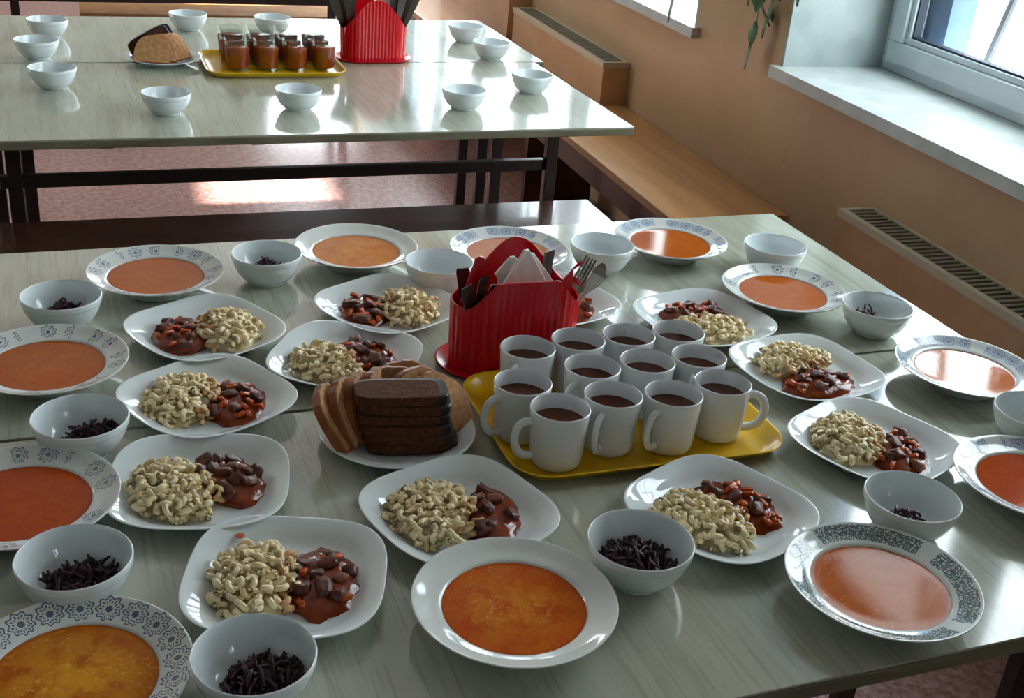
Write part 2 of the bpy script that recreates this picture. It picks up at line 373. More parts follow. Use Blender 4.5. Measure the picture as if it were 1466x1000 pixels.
radiator_cover(4.105, 5.17, 'peach radiator cover standing on the wall bench, its end facing the far table', zb=.4505)
radiator_cover(5.25, 6.4, 'peach radiator cover farthest along the window wall, cut by the top of the photo', zt=.66, zb=.4505)

# ------------------------------------------------------------------ tables
def table(n_x0, n_x1, n_y0, n_y1, label, group, legs, rail_y, brackets=()):
    x, y = n2w(n_x0, n_y0); t = empty('dining_table', (x, y, 0), A); L = n_x1 - n_x0; W = n_y1 - n_y0 - .003
    g = MB(); g.box(0.002, L - .002, 0.002, W - .002, TZ - .003, TZ); g.build('tabletop', M['laminate'], t)
    g = MB(); g.box(0, L, 0, W, TZ - .022, TZ - .0031); g.build('edge_band', M['edge'], t, bevel=.002)
    for (lx, ly) in legs:
        g = MB(); g.box(lx - .018, lx + .018, ly - .014, ly + .014, 0, TZ - .0221); g.build('leg', M['metal_dark'], t, bevel=.003)
    xs = sorted(l[0] for l in legs); ys = sorted(l[1] for l in legs)
    g = MB(); g.box(xs[0] + .02, xs[-1] - .02, ys[0] - .012, ys[0] + .012, TZ - .060, TZ - .0222); g.box(xs[0] + .02, xs[-1] - .02, ys[-1] - .012, ys[-1] + .012, TZ - .060, TZ - .0222); g.build('apron', M['metal_dark'], t)
    g = MB(); g.box(xs[0] + .019, xs[-1] - .019, rail_y - .012, rail_y + .012, .525, .558); g.build('rail', M['metal_dark'], t, bevel=.003)
    for bx in brackets:
        g = MB(); g.box(bx - .018, bx + .018, .12, .16, TZ - .06, TZ - .0223); g.build('bench_hook', M['metal_dark'], t, bevel=.003)
    return tag(t, label, 'table', group)
NL = 1.66
legset = lambda a, b, L: [(.13, a), (L - .17, a), (.10, b), (L - .20, b)]
table(1.445 - NL, 1.445, .763, 1.4365, 'pale laminate table in the foreground, nearest to the viewer, holding mugs and soup', 'laminate canteen tables', legset(.24, .55, NL), .55)
table(1.445 - NL, 1.445, 1.4375, 2.094, 'pale laminate table pushed behind the foreground one, holding the tall red holder and soups', 'laminate canteen tables', legset(.12, .55, NL), .55)
t2a = table(1.433 - NL, 1.433, 2.765, 3.506, 'pale laminate table across the aisle with open front edge and dark steel rail below', 'laminate canteen tables', [(.115, .32), (1.58 - .02, .31), (.06, .66), (1.51, .63)], .32, (.33, .69))
table(1.466 - NL, 1.466, 3.5075, 4.154, 'pale laminate table at the back of the aisle pair, behind the tray of glasses', 'laminate canteen tables', [(.10, .25), (1.56, .25), (.06, .56), (1.6, .57)], .25)
table(1.40 - NL, 1.40, 5.25, 5.95, 'laminate table beyond, only its dark legs showing at the upper left', 'laminate canteen tables', [(.05, .12), (NL - .15, .12), (.13, .38), (NL - .15, .38)], .3)

def bench(x0, y0, L, D, rz, label, m, z=.45, legs=True, name='bench'):
    t = empty(name, (x0, y0, 0), rz)
    g = MB(); g.box(0, L, 0, D, z - .028, z); g.build('seat', m, t, bevel=.004)
    g = MB(); g.box(.06, L - .06, .035, .055, z - .11, z - .0285); g.box(.06, L - .06, D - .055, D - .035, z - .11, z - .0285); g.build('seat_rail', M['wood_dark'], t)
    for lx in (.12, L - .16):
        for ly in (.03, D - .062):
            g = MB(); g.box(lx, lx + .03, ly, ly + .03 + .0, 0, z - .111); g.build('leg', M['metal_dark'], t)
    return tag(t, label, 'bench')
bench(-.45, 2.715, 1.80, .315, math.radians(1.2), 'dark brown varnished bench in the aisle between the near and far tables', M['wood_dark'])
bench(-.05, 5.69, 1.50, .33, 0, 'tan topped bench behind the far tables, cut by the top of the photo', M['wood_tan_matte'])
# long bench along the wall: seat + front panel
t = empty('wall_bench', (1.525, 2.87, 0)); LB = 5.6
g = MB(); g.box(0, XW - .002 - 1.525, 0, LB, .424, .45); g.build('seat', M['wood_tan'], t, bevel=.003)
g = MB(); g.box(.03, .05, .01, LB - .01, .33, .4235); g.build('front_panel', M['wood_dark'], t)
for k in range(5):
    g = MB(); g.box(.055, .34, .02 + k * 1.35, .05 + k * 1.35, 0, .4235); g.build('support', M['wood_dark'], t)
tag(t, 'long orange tan wall bench running under the windows beside the far tables', 'bench')

# ------------------------------------------------------------------ soup plates
SP = resample([(.050, .0), (.056, .0005), (.060, .004), (.080, .0175), (.092, .0245), (.108, .0335), (.1100, .0352), (.1094, .0362), (.106, .0352), (.092, .0290), (.081, .0262), (.0775, .0235), (.070, .013), (.055, .0065), (.02, .0055), (.001, .0055)], 3)
sp_mesh = {}
def soup_plate(x, y, pr, soup, label, rz=0, sc=1.0):
    t = empty('soup_plate', (x, y, TZ + .0002), rz); t.scale = (sc, sc, 1)
    key = pr or 'plain'
    if key not in sp_mesh: o = lathe('plate', SP, PR[pr] if pr else M['china'], t, 72); sp_mesh[key] = o.data
    else: link('plate', sp_mesh[key], t)
    k2 = 'soup_' + soup
    if k2 not in sp_mesh:
        seg = 56; vs = [(0, 0, .0)]; fs = []
        for r, z in ((.03, .0), (.06, .0), (.074, 0), (.0775, .0002)):
            vs += [(r * math.cos(2 * PI * k / seg), r * math.sin(2 * PI * k / seg), z) for k in range(seg)]
        fs += [(0, 1 + k, 1 + (k + 1) % seg) for k in range(seg)]
        for i in range(3):
            a = 1 + i * seg; fs += [(a + k, a + seg + k, a + seg + (k + 1) % seg, a + (k + 1) % seg) for k in range(seg)]
        o = mesh_obj('soup', vs, fs, SOUP[soup], t, True, (0, 0, .0235)); sp_mesh[k2] = o.data
    else: o = link('soup', sp_mesh[k2], t, (0, 0, .0235))
    return tag(t, label, 'soup plate', 'soup plates on the near tables')
for a in [
 (.071, 1.896, 'sprig', 'plain', 'soup plate with grey blue sprigs and smooth orange soup, at the far left corner', 0.4),
 (.421, 1.965, None, 'foam', 'plain white soup plate of foamy soup at the far edge, left of the holder', 0),
 (.801, .885, 'scroll', 'calm', 'soup plate with dense teal scroll rim beside the near edge, right of centre', .5),
 (.381, .942, None, 'mottled', 'plain white soup plate of flecked orange soup in the middle of the foreground', 1),
 (1.133, 1.677, 'navy', 'plain', 'soup plate with dark blue flower rim between two bowls near the right edge', .8),
 (1.031, 1.933, 'floral', 'plain', 'blue patterned soup plate of orange soup at the far right corner of the table', 2.1),
 (-.093, 1.593, 'navy', 'plain', 'soup plate with navy flowers, halfway up at the left photo edge', 1.2),
 (-.116, 1.246, 'sprig', 'red', 'soup plate of reddish soup on the left, below the navy flowered one', 2.0),
 (-.060, .932, 'lace', 'oily', 'soup plate with blue lace rim and oily amber soup, in the bottom left corner', .0),
 (1.270, 1.345, 'floral', 'pink', 'pale blue patterned soup plate whose soup mirrors the window, at the right edge', .2),
 (1.147, 1.033, 'floral', 'red', 'blue flowered soup plate cut by the right edge of the photo', 1.0),
 (.697, 1.921, 'floral', 'pink', 'green blue patterned soup plate half hidden behind the red holder', 2.6)]:
    soup_plate(*a)

# ------------------------------------------------------------------ bowls (+ beet)
BP = resample([(.030, 0), (.0335, .001), (.0345, .004), (.046, .0145), (.0545, .030), (.0575, .0405), (.0580, .0420), (.0592, .0435), (.0596, .0500), (.0590, .0520), (.0575, .0515), (.0555, .0405), (.0520, .029), (.042, .0135), (.028, .0065), (.001, .0055)], 3)
bowl_me = None
def bowl(x, y, label, group='small white bowls on the near tables', sc=1.0):
    global bowl_me
    o = lathe('small_bowl', BP, M['opal'], None, 56) if bowl_me is None else link('small_bowl', bowl_me)
    bowl_me = o.data; o.location = (x, y, TZ + .0002); o.scale = (sc, sc, sc)
    return tag(o, label, 'bowl', group)
def clampb(p, dx, dy):
    x, y = p.x + dx, p.y + dy; r = math.hypot(x, y)
    if r > .046: x *= .046 / r; y *= .046 / r; r = .046
    return Vector((x - dx, y - dy, max(p.z, .0092 + max(0, r - .02) ** 2 * 24)))
def beet(x, y, n, dx, dy, spread, h, label, seed, stick=False):
    rnd = random.Random(seed); mb = MB()
    for k in range(n):
        a = rnd.uniform(0, 2 * PI); r = spread * math.sqrt(rnd.random()); q = 1 - (r / spread) ** 2
        px, py = r * math.cos(a), r * math.sin(a); base = .0085 + max(0, math.hypot(px + dx, py + dy) - .018) ** 2 * 9
        z = base + rnd.uniform(0, 1) * h * (q * .9 + .1)
        d = rnd.uniform(0, PI); l = rnd.uniform(.010, .022); el = rnd.uniform(-.3, .9)
        u = Vector((math.cos(d), math.sin(d), el)) * l * .5; b = Vector((rnd.uniform(-1, 1), rnd.uniform(-1, 1), rnd.uniform(.0, 1))) * .0035
        p = Vector((px, py, z))
        ps = [clampb(q, dx, dy) for q in (p - u, p - u * .4 + b, p + u * .4 + b, p + u)]
        mb.tube(ps, [.0015, .0021, .0021, .0013], 5)
    if stick:
        mb.tube([(.0, 0, h), (.002, .001, h + .014), (.004, .0, h + .021)], .0014, 5); mb.tube([(.004, 0, h + .021), (.009, .001, h + .025)], .0016, 5)
    # heap core
    vs = [(0, 0, .008 + h * .75)]; fs = []; sg = 18
    for rr, zz in ((.35, .65), (.7, .35), (.95, .06)):
        for k in range(sg):
            a = 2 * PI * k / sg; j = rnd.uniform(.85, 1.1)
            vs.append((spread * rr * j * math.cos(a), spread * rr * j * math.sin(a), .0085 + h * zz * rnd.uniform(.7, 1))); p = clampb(Vector(vs[-1]), dx, dy); vs[-1] = tuple(p)
    fs += [(0, 1 + k, 1 + (k + 1) % sg) for k in range(sg)]
    for i in range(2):
        b0 = 1 + i * sg; fs += [(b0 + k, b0 + sg + k, b0 + sg + (k + 1) % sg, b0 + (k + 1) % sg) for k in range(sg)]
    mb.add(vs, fs)
    o = mb.build('grated_beet', M['beet'], None, True, loc=(x + dx, y + dy, TZ))
    return tag(o, label, 'grated beet', 'portions of grated beet', 'stuff')
BW = [
 (.254, 1.907, 'white bowl at the far edge between two orange soup plates, left part', 70, .000, .014, .022, .026),
 (-.074, 1.773, 'white bowl on the far left, above the navy flowered soup plate', 120, .002, .010, .028, .026),
 (-.049, 1.388, 'white bowl on the left between the navy flowered and the reddish soup plate', 170, .012, .000, .034, .028),
 (-.057, 1.088, 'white bowl on the left just above the lace rimmed soup plate', 210, .004, -.002, .038, .022),
 (.103, .897, 'white bowl at the bottom edge, right of the lace rimmed soup plate', 230, .008, -.004, .036, .032),
 (.546, .990, 'white bowl full of beet, right of the plain foreground soup plate', 320, .000, .002, .040, .030),
 (.924, 1.006, 'white bowl touching the teal scroll soup plate, with a little beet', 60, -.008, -.008, .026, .026),
 (1.238, 1.547, 'white bowl by the right table edge with a thin line of beet', 60, -.010, .010, .024, .036),
 (.863, 1.878, 'empty looking white bowl at the far edge, just right of the red holder', 0, 0, 0, .02, .01),
 (1.203, 1.835, 'pale bowl at the far right corner beside the table edge', 0, 0, 0, .02, .01),
 (.539, 1.833, 'white bowl half hidden behind the left side of the red holder', 0, 0, 0, .02, .01),
 (1.253, 1.168, 'white bowl cut by the right edge of the photo, above the cut soup plate', 60, -.004, -.006, .024, .010)]
BL = ['small heap of dark beet in the bowl between the two far left soup plates', 'dark beet heap in the bowl on the far left', 'dark beet heap with a raised loop in the left bowl below the navy flowered plate',
      'dark beet heap with one strip standing up, in the left bowl', 'spiky dark beet heap in the bottom left bowl', 'largest beet heap, in the bowl right of the foreground soup', 'few beet strips in the bowl by the teal scroll plate',
      'thin line of beet in the bowl by the right table edge', '', '', '', 'little beet in the bowl cut by the right photo edge']
for i, (x, y, lb, n, dx, dy, sp, h) in enumerate(BW):
    bowl(x, y, lb, sc=1.03 if i == 5 else 1.0)
    if n: beet(x, y, n, dx, dy, sp, h, BL[i], 40 + i, stick=(i == 3))
FBW = [(-.126, 3.839, 'farthest left bowl on the far tables, beside the back edge'), (-.150, 3.560, 'far left bowl near the seam of the far tables, middle of the left column'), (-.105, 3.235, 'nearest bowl of the left column on the far table'),
 (.159, 2.981, 'white bowl near the front edge of the far table, below the bread plate'), (.486, 3.014, 'white bowl near the front edge of the far table, below the yellow tray'), (.290, 3.968, 'white bowl at the back edge, behind the bread plate'),
 (.551, 3.931, 'white bowl behind the tray of tea glasses'), (1.177, 3.844, 'rearmost of the bowls to the right of the far red holder'), (1.188, 3.595, 'second bowl from the back, right of the far red holder'),
 (1.178, 3.177, 'bowl with a dark sprig inside, nearest to the right edge of the far table'), (.927, 3.008, 'bowl near the front edge of the far table, right part')]
for x, y, lb in FBW: bowl(x, y, lb, 'small white bowls on the far tables')
beet(1.178, 3.177, 6, .002, .01, .012, .03, 'dark beet sprig in the bowl nearest the far table right edge', 77)

# ------------------------------------------------------------------ squarish dinner plates
DP = resample([(.060, 0), (.066, .0005), (.070, .003), (.088, .0125), (.104, .0200), (.1085, .0215), (.1090, .0225), (.1075, .0230), (.103, .0215), (.090, .0150), (.080, .0085), (.070, .0055), (.04, .0045), (.001, .0045)], 3)
def sq(a, r, z):
    n = 2.0 + 1.15 * min(1, max(0, (r - .03) / .07))
    c, s = math.cos(a), math.sin(a)
    k = (abs(c) ** n + abs(s) ** n) ** (-1 / n)
    return (r * k * c * .985, r * k * s * .985, z + .0022 * min(1, r / .1) ** 4 * (math.sin(2 * a) ** 2))
dp_me = None; pas_me = []; chunk_me = []
def elbow_mesh(j):
    rnd = random.Random(j); mb = MB(); R = .0060 + .001 * rnd.random(); a0 = rnd.uniform(-.2, .2); sp = rnd.uniform(2.0, 3.0)
    pts = [(R * math.cos(a0 + sp * i / 6) , R * math.sin(a0 + sp * i / 6) , .0006 * math.sin(i)) for i in range(7)]
    mb.tube(pts, .0036, 7, caps=False)
    mb.tube(pts[:2], .0021, 6, caps=True); mb.tube(pts[-2:], .0021, 6, caps=True)
    o = mb.build('macaroni', M['pasta'], None, True); me = o.data; bpy.data.objects.remove(o); return me
pas_me = [elbow_mesh(k) for k in range(4)]
pas_me_s = []
for me in pas_me:
    c = me.copy(); c.materials[0] = M['pasta_sauce']; pas_me_s.append(c)
def lump_mesh(name, m, sx, sy, sz, seed):
    rnd = random.Random(seed); bm = bmesh.new(); bmesh.ops.create_cube(bm, size=1)
    bmesh.ops.subdivide_edges(bm, edges=bm.edges[:], cuts=2, use_grid_fill=True)
    for v in bm.verts:
        l = v.co.length; v.co = v.co.lerp(v.co.normalized() * .6, .35); v.co *= rnd.uniform(.78, 1.18)
        v.co.x *= sx; v.co.y *= sy; v.co.z *= sz
    me = bpy.data.meshes.new(name); bm.to_mesh(me); bm.free(); me.materials.append(m)
    me.polygons.foreach_set('use_smooth', [True] * len(me.polygons)); return me
meat_me = [lump_mesh('meat_chunk', M['meat'], .020, .015, .012, k) for k in range(3)] + [lump_mesh('meat_chunk', M['meat_pale'], .018, .014, .012, 9)]
car_me = [lump_mesh('carrot_piece', M['carrot'], .014, .006, .006, 20 + k) for k in range(2)]
def dinner(x, y, phi, pdir, label, plabel, slabel, npas=95, nmeat=9, ncar=10, share=.5, seed=0, sc=1.0, stretch=1.0):
    """phi: direction of a corner; pdir: direction of the macaroni from the centre; both in degrees"""
    global dp_me
    rnd = random.Random(seed)
    if dp_me is None: o = lathe('dinner_plate', DP, M['opal'], None, 72, sq); dp_me = o.data
    else: o = link('dinner_plate', dp_me)
    o.location = (x, y, TZ + .0002); o.rotation_euler = (0, 0, math.radians(phi - 45)); o.scale = (sc, sc, 1)
    tag(o, label, 'plate', 'white dinner plates of macaroni and stew')
    pd = math.radians(pdir)
    # ---- macaroni
    t = empty('macaroni_portion', (x, y, TZ + .0055), pd)
    cx = .034 * (1.25 - share * .5) ; ax, ay = .048 + .018 * (share - .5) * 2, .066 * stretch
    H = .024
    def surf(px, py, cx, ax, ay, H): q = ((px - cx) / ax) ** 2 + (py / ay) ** 2; return H * math.sqrt(max(0, 1 - q)) if q < 1 else 0
    def mound(cx, ax, ay, H, name, m, parent, sd, rough):
        r2 = random.Random(sd); vs = [(cx, 0, H)]; fs = []; sg = 24
        for rr in (.3, .55, .78, .93, 1.02):
            for k in range(sg):
                a = 2 * PI * k / sg; jr = rr * (1 + r2.uniform(-.07, .07) * rough)
                vs.append((cx + ax * jr * math.cos(a), ay * jr * math.sin(a), H * math.sqrt(max(0, 1 - min(1, rr) ** 2)) * (1 + r2.uniform(-.12, .12) * rough)))
        fs += [(0, 1 + k, 1 + (k + 1) % sg) for k in range(sg)]
        for i in range(4):
            b0 = 1 + i * sg; fs += [(b0 + k, b0 + sg + k, b0 + sg + (k + 1) % sg, b0 + (k + 1) % sg) for k in range(sg)]
        return mesh_obj(name, vs, fs, m, parent, True)
    tag(mound(cx, ax * .86, ay * .88, H * .72, 'macaroni_heap', M['pasta'], t, seed, 1), kind='stuff')
    npas = int(npas * 1.3)
    for k in range(npas):
        a = 2 * PI * k * .618034 + rnd.uniform(-.2, .2); r = math.sqrt((k + .5) / npas) * 1.02
        px, py = cx + ax * r * math.cos(a), ay * r * math.sin(a)
        z = .86 * surf(px, py, cx, ax, ay, H) + .0028 + rnd.uniform(-.001, .0025)
        saucy = px < cx - ax * .5
        me = (pas_me_s if saucy and rnd.random() < .6 else pas_me)[rnd.randrange(4)]
        e = link('macaroni', me, t, (px, py, z), (rnd.uniform(-.7, .7), rnd.uniform(-.7, .7), rnd.uniform(0, 6.28)))
    tag(t, plabel, 'macaroni', 'macaroni portions')
    # ---- stew
    s = empty('meat_stew', (x, y, TZ + .0055), pd)
    sx = -.036 * (.75 + share * .5); bx, by = .043 - .016 * (share - .5) * 2, .062 * stretch
    mound(sx, bx, by, .015, 'gravy', M['sauce'], s, seed + 5, 1.4)
    for k in range(nmeat):
        a = 2 * PI * k * .618 + rnd.uniform(-.4, .4); r = math.sqrt((k + .4) / nmeat) * .8
        px, py = sx + bx * r * math.cos(a), by * r * math.sin(a)
        link('meat_chunk', meat_me[0 if k % 5 == 0 else rnd.randrange(3) if rnd.random() < .8 else 3], s, (px, py, .0060 + .008 * (1 - r * r) + rnd.uniform(0, .003)), (rnd.uniform(-.5, .5), rnd.uniform(-.5, .5), rnd.uniform(0, 6.28))).scale = (rnd.uniform(.7, 1.35), rnd.uniform(.7, 1.35), rnd.uniform(.7, 1.1))
    for k in range(ncar):
        a = rnd.uniform(0, 6.28); r = math.sqrt(rnd.random()) * .92
        px, py = sx + bx * r * math.cos(a), by * r * math.sin(a)
        link('carrot_piece', car_me[rnd.randrange(2)], s, (px, py, .008 + .010 * (1 - r * r)), (rnd.uniform(-.4, .4), rnd.uniform(-.4, .4), rnd.uniform(0, 6.28)))
    tag(s, slabel, 'meat stew', 'stew portions')
DN = [
 (.131, 1.689, 74, 2, 'dinner plate at the upper left, just below the far left corner soup plate', 'macaroni on the right half of the upper left dinner plate', 'stew with carrot on the left half of the upper left dinner plate', 90, 8, 12, .5),
 (.114, 1.472, 75, 168, 'dinner plate on the left, second from the back in its column', 'macaroni on the left half of the second dinner plate of the left column', 'carrot stew on the right half of the second plate of the left column', 110, 6, 16, .55),
 (.084, 1.260, 35, 196, 'dinner plate on the left, third from the back in its column', 'macaroni heap below the brown meat on the third plate of the left column', 'all meat stew without carrot on the third plate of the left column', 125, 13, 0, .58),
 (.157, 1.052, 28, 170, 'dinner plate nearest to the bottom left, with an orange drip on its rim', 'macaroni on the left half of the bottom left dinner plate', 'meat stew in red gravy on the bottom left dinner plate', 120, 10, 6, .54),
 (.323, 1.561, 14, 200, 'dinner plate directly behind the bread plate', 'macaroni on the left part of the plate behind the bread', 'stew on the right part of the plate behind the bread', 100, 8, 8, .52),
 (.428, 1.736, 75, -8, 'dinner plate left of the red holder with one blue dot on its tip', 'macaroni heap touching the red holder on its left', 'dark stew on the tip side of the plate left of the red holder', 100, 7, 12, .52),
 (.376, 1.136, 65, 170, 'dinner plate in the centre foreground behind the plain soup plate', 'large macaroni heap on the centre foreground dinner plate', 'small brown meat helping on the centre foreground dinner plate', 130, 7, 0, .72),
 (.696, 1.073, 71, 205, 'dinner plate right of centre, just in front of the yellow tray', 'macaroni on the lower left of the plate before the yellow tray', 'long band of carrot stew on the plate before the yellow tray', 115, 7, 22, .56),
 (.994, 1.184, 70, 145, 'dinner plate on the right, right of the tray and behind a bowl', 'macaroni on the left of the dinner plate right of the tray', 'stew on the right of the dinner plate right of the tray', 110, 8, 9, .58),
 (1.019, 1.407, 55, 95, 'dinner plate on the right behind another dinner plate, beside the mirrored soup', 'macaroni along the back of the plate beside the mirrored soup plate', 'stew along the front of the plate beside the mirrored soup plate', 95, 9, 10, .5),
 (.941, 1.606, 60, -95, 'dinner plate behind the mugs, in front of the far right soup plates', 'macaroni along the front of the plate behind the mugs', 'stew along the back of the plate behind the mugs', 90, 8, 8, .5),
 (.704, 1.716, 62, 150, 'dinner plate mostly hidden behind the red holder', 'macaroni hidden behind the red holder on its dinner plate', 'light stew at the right side of the plate behind the red holder', 60, 7, 5, .5)]
for i, d in enumerate(DN): dinner(*d, seed=100 + i)
g = MB(); g.tube([(0, 0, 0), (0, 0, .0006)], [.0055, .004], 12); tag(g.build('sauce_drip', M['carrot'], None, loc=(.118, 1.137, TZ + .0190)), 'orange drip on the rim of the bottom left dinner plate', 'sauce drip')

# ------------------------------------------------------------------ tray and mugs
def tray(cx, cy, W, D, rz, label):
    t = empty('serving_tray', (cx, cy, TZ + .0003), rz)
    prof = [(-.030, 0), (-.022, 0), (-.012, .004), (-.006, .012), (-.001, .0150), (.0, .0165), (-.003, .0170), (-.008, .0135), (-.014, .0065), (-.024, .0028), (-.034, .0026)]
    vs = []; fs = []; R = .055; seg = 8
    for off, z in prof:
        rad = R + off
        for qx, qy, a0 in ((1, 1, 0), (-1, 1, 90), (-1, -1, 180), (1, -1, 270)):
            for k in range(seg + 1):
                a = math.radians(a0 + 90 * k / seg); vs.append((qx * (W / 2 - R) + rad * math.cos(a), qy * (D / 2 - R) + rad * math.sin(a), z))
    n = 4 * (seg + 1)
    for i in range(len(prof) - 1):
        for k in range(n): fs.append((i * n + k, i * n + (k + 1) % n, (i + 1) * n + (k + 1) % n, (i + 1) * n + k))
    fs.append(tuple(range(n))[::-1]); fs.append(tuple(range((len(prof) - 1) * n, len(prof) * n)))
    mesh_obj('tray_body', vs, fs, M['yellow'], t, True)
    return tag(t, label, 'tray')
tray(.672, 1.337, .405, .300, math.radians(.5), 'yellow plastic tray crowded with white mugs on the near table')
tray(.482, 3.470, .395, .30, math.radians(1.8), 'yellow plastic tray under the tea glasses on the far table')
MP = resample([(.028, 0), (.0315, .0008), (.0345, .006), (.0358, .016), (.0366, .030), (.0385, .060), (.0398, .078), (.0400, .0800), (.0394, .0812), (.0380, .0800), (.0366, .060), (.0346, .030), (.0325, .010), (.024, .0052), (.001, .005)], 3)
mug_me = {}
def mug(x, y, hdir, label):
    t = empty('mug', (x, y, TZ + .0030), math.radians(hdir))
    if not mug_me:
        o = lathe('cup', MP, M['mugwhite'], t, 48); mug_me['cup'] = o.data
        g = MB(); pts = [(a, 0, b) for a, b in resample([(.0372, .0655), (.047, .0675), (.0575, .0625), (.0625, .050), (.0620, .037), (.0560, .0235), (.046, .0165), (.0345, .0145)], 3)]
        g.tube(pts, .0043, 10, flat=1.4); o = g.build('handle', M['mugwhite'], t, True); mug_me['handle'] = o.data
        sg = 40; vs = [(0, 0, 0)] + [(.0364 * math.cos(2 * PI * k / sg), .0364 * math.sin(2 * PI * k / sg), 0) for k in range(sg)]
        o = mesh_obj('tea', vs, [(0, 1 + k, 1 + (k + 1) % sg) for k in range(sg)], M['tea'], t, False, (0, 0, .060)); mug_me['tea'] = o.data
    else:
        link('cup', mug_me['cup'], t); link('handle', mug_me['handle'], t); link('tea', mug_me['tea'], t, (0, 0, .060))
    return tag(t, label, 'mug', 'white mugs of tea on the yellow tray')
for a in [
 (.557, 1.423, 228, 'rear left mug, beside the red holder, its handle towards the viewer'),
 (.640, 1.437, 60, 'mug second from the left in the rear row, directly in front of the red holder'),
 (.722, 1.440, 75, 'mug third from the left in the rear row'),
 (.804, 1.440, 60, 'rear right mug, in front of a macaroni plate'),
 (.797, 1.356, 235, 'right mug of the middle row, behind the one whose handle points right'),
 (.714, 1.354, 80, 'middle row mug, behind the gap of the two centre front mugs'),
 (.628, 1.351, 215, 'middle row mug, second from the left, behind the overlapping front left mugs'),
 (.515, 1.322, 200, 'left mug on the tray edge, handle pointing left over the tray rim'),
 (.541, 1.246, 185, 'front left mug, nearest the tray corner, its tea mirroring the window'),
 (.625, 1.268, 228, 'second mug from the left in the front row, handle towards the viewer'),
 (.709, 1.256, 215, 'third mug from the left in the front row, handle at its left'),
 (.793, 1.274, -24, 'front right mug with its handle pointing right')]: mug(*a)

# ------------------------------------------------------------------ bread plates
BPp = resample([(.055, 0), (.060, .0005), (.064, .003), (.084, .012), (.1035, .0185), (.1050, .0198), (.1040, .0206), (.100, .0198), (.084, .0145), (.070, .0065), (.05, .0045), (.001, .0045)], 3)
o = lathe('bread_plate', BPp, M['opal'], None, 64, loc=(.349, 1.342, TZ + .0002)); tag(o, 'round white plate under the sliced bread in the centre left', 'plate', 'bread plates')
o = link('bread_plate', o.data, None, (.183, 3.509, TZ + .0002)); tag(o, 'round white plate of bread on the far table', 'plate', 'bread plates')
def rye_slice_mesh(seed):
    """rounded brick slice, black crust on the far end and over the top edge"""
    rnd = random.Random(seed); W, D, H = .122, .056, .0125; vs = []; fs = []; mi = []
    out = []
    for i in range(28):
        a = 2 * PI * i / 28; c, s = math.cos(a), math.sin(a); n = 5.0
        k = (abs(c) ** n + abs(s) ** n) ** (-1 / n); out.append((W / 2 * k * c * (1 + rnd.uniform(-.01, .01)), D / 2 * k * s * (1 + rnd.uniform(-.015, .015))))
    for z, g in ((0, .975), (.002, 1), (H - .002, 1), (H, .975)): vs += [(x * g, y * g, z) for x, y in out]
    for i in range(3):
        for k in range(28):
            fs.append((i * 28 + k, i * 28 + (k + 1) % 28, (i + 1) * 28 + (k + 1) % 28, (i + 1) * 28 + k))
            mi.append(1 if out[k][0] > W * .30 or (out[k][1] > D * .4) else 0)
    fs.append(tuple(range(28))[::-1]); mi.append(0)
    ins = [(x * .9 - .006, y * .88 - .002) for x, y in out]; b = len(vs); vs += [(x, y, H + .0005) for x, y in ins]
    for k in range(28):
        fs.append((84 + k, 84 + (k + 1) % 28, b + (k + 1) % 28, b + k)); mi.append(1 if out[k][0] > W * .30 or out[k][1] > D * .4 else 0)
    fs.append(tuple(range(b, b + 28))); mi.append(0)
    o = mesh_obj('rye_bread_slice', vs, fs, None, None, False, mats=[M['rye'], M['rye_crust']], mi=mi); me = o.data; bpy.data.objects.remove(o); return me
rye_me = [rye_slice_mesh(k) for k in range(3)]
def white_slice_mesh(seed, W=.100, Ht=.078, T=.013):
    rnd = random.Random(seed); out = []
    for i in range(25):
        a = math.radians(-12 + 204 * i / 24); k = (abs(math.cos(a)) ** 2.5 + abs(math.sin(a)) ** 2.5) ** (-.4)
        out.append((W / 2 * k * math.cos(a), max(-.0, Ht * (.12 + .88 * k * math.sin(a))) * (1 + rnd.uniform(-.015, .015))))
    n = len(out); vs = []; fs = []; mi = []
    for z, g in ((-T / 2, .96), (-T / 2 + .0015, 1), (T / 2 - .0015, 1), (T / 2, .96)):
        vs += [(x * g, z, Ht * .5 + (y - Ht * .5) * g) for x, y in out]
    for i in range(3):
        for k in range(n):
            fs.append((i * n + k, i * n + (k + 1) % n, (i + 1) * n + (k + 1) % n, (i + 1) * n + k)); mi.append(1)
    fs += [tuple(range(n))[::-1], tuple(range(3 * n, 4 * n))]; mi += [0, 0]
    o = mesh_obj('bread_slice', vs, fs, None, None, False, mats=[M['crumb'], M['crust']], mi=mi); me = o.data; bpy.data.objects.remove(o); return me
wh_me = [white_slice_mesh(k) for k in range(3)]
z = TZ + .0085
RL = ['rye slice at the bottom of the stack', 'rye slice second from the bottom of the stack', 'rye slice third from the bottom of the stack', 'rye slice fourth from the bottom of the stack', 'rye slice fifth from the bottom, under the top slice', 'rye slice on top of the stack, black crust to the right']
for k in range(6):
    o = link('rye_bread_slice', rye_me[k % 3], None, (.352 + (.010, .005, .001, -.001, .0, -.004)[k], 1.315 + (0, .002, .003, .006, .008, .010)[k], z + .0135 * k), (0, 0, math.radians(-10 + (3, -1, 0, 1, -1, 2)[k])))
    tag(o, RL[k], 'bread', 'rye slices stacked on the near bread plate')
WL = ['outermost white bread slice leaning at the left end of the near bread plate', 'white bread slice second from the left end of the near bread plate', 'white bread slice third from the left, leaning on the rye stack', 'white bread slice tucked behind the left of the rye stack']
for k in range(4):
    o = link('bread_slice', wh_me[k % 3], None, (.283 + .017 * k, 1.338 + .010 * k, TZ + .0155 - .001 * k), (math.radians(-34 + 7 * k), 0, math.radians(72 - 6 * k)))
    tag(o, WL[k], 'bread', 'white slices on the near bread plate')
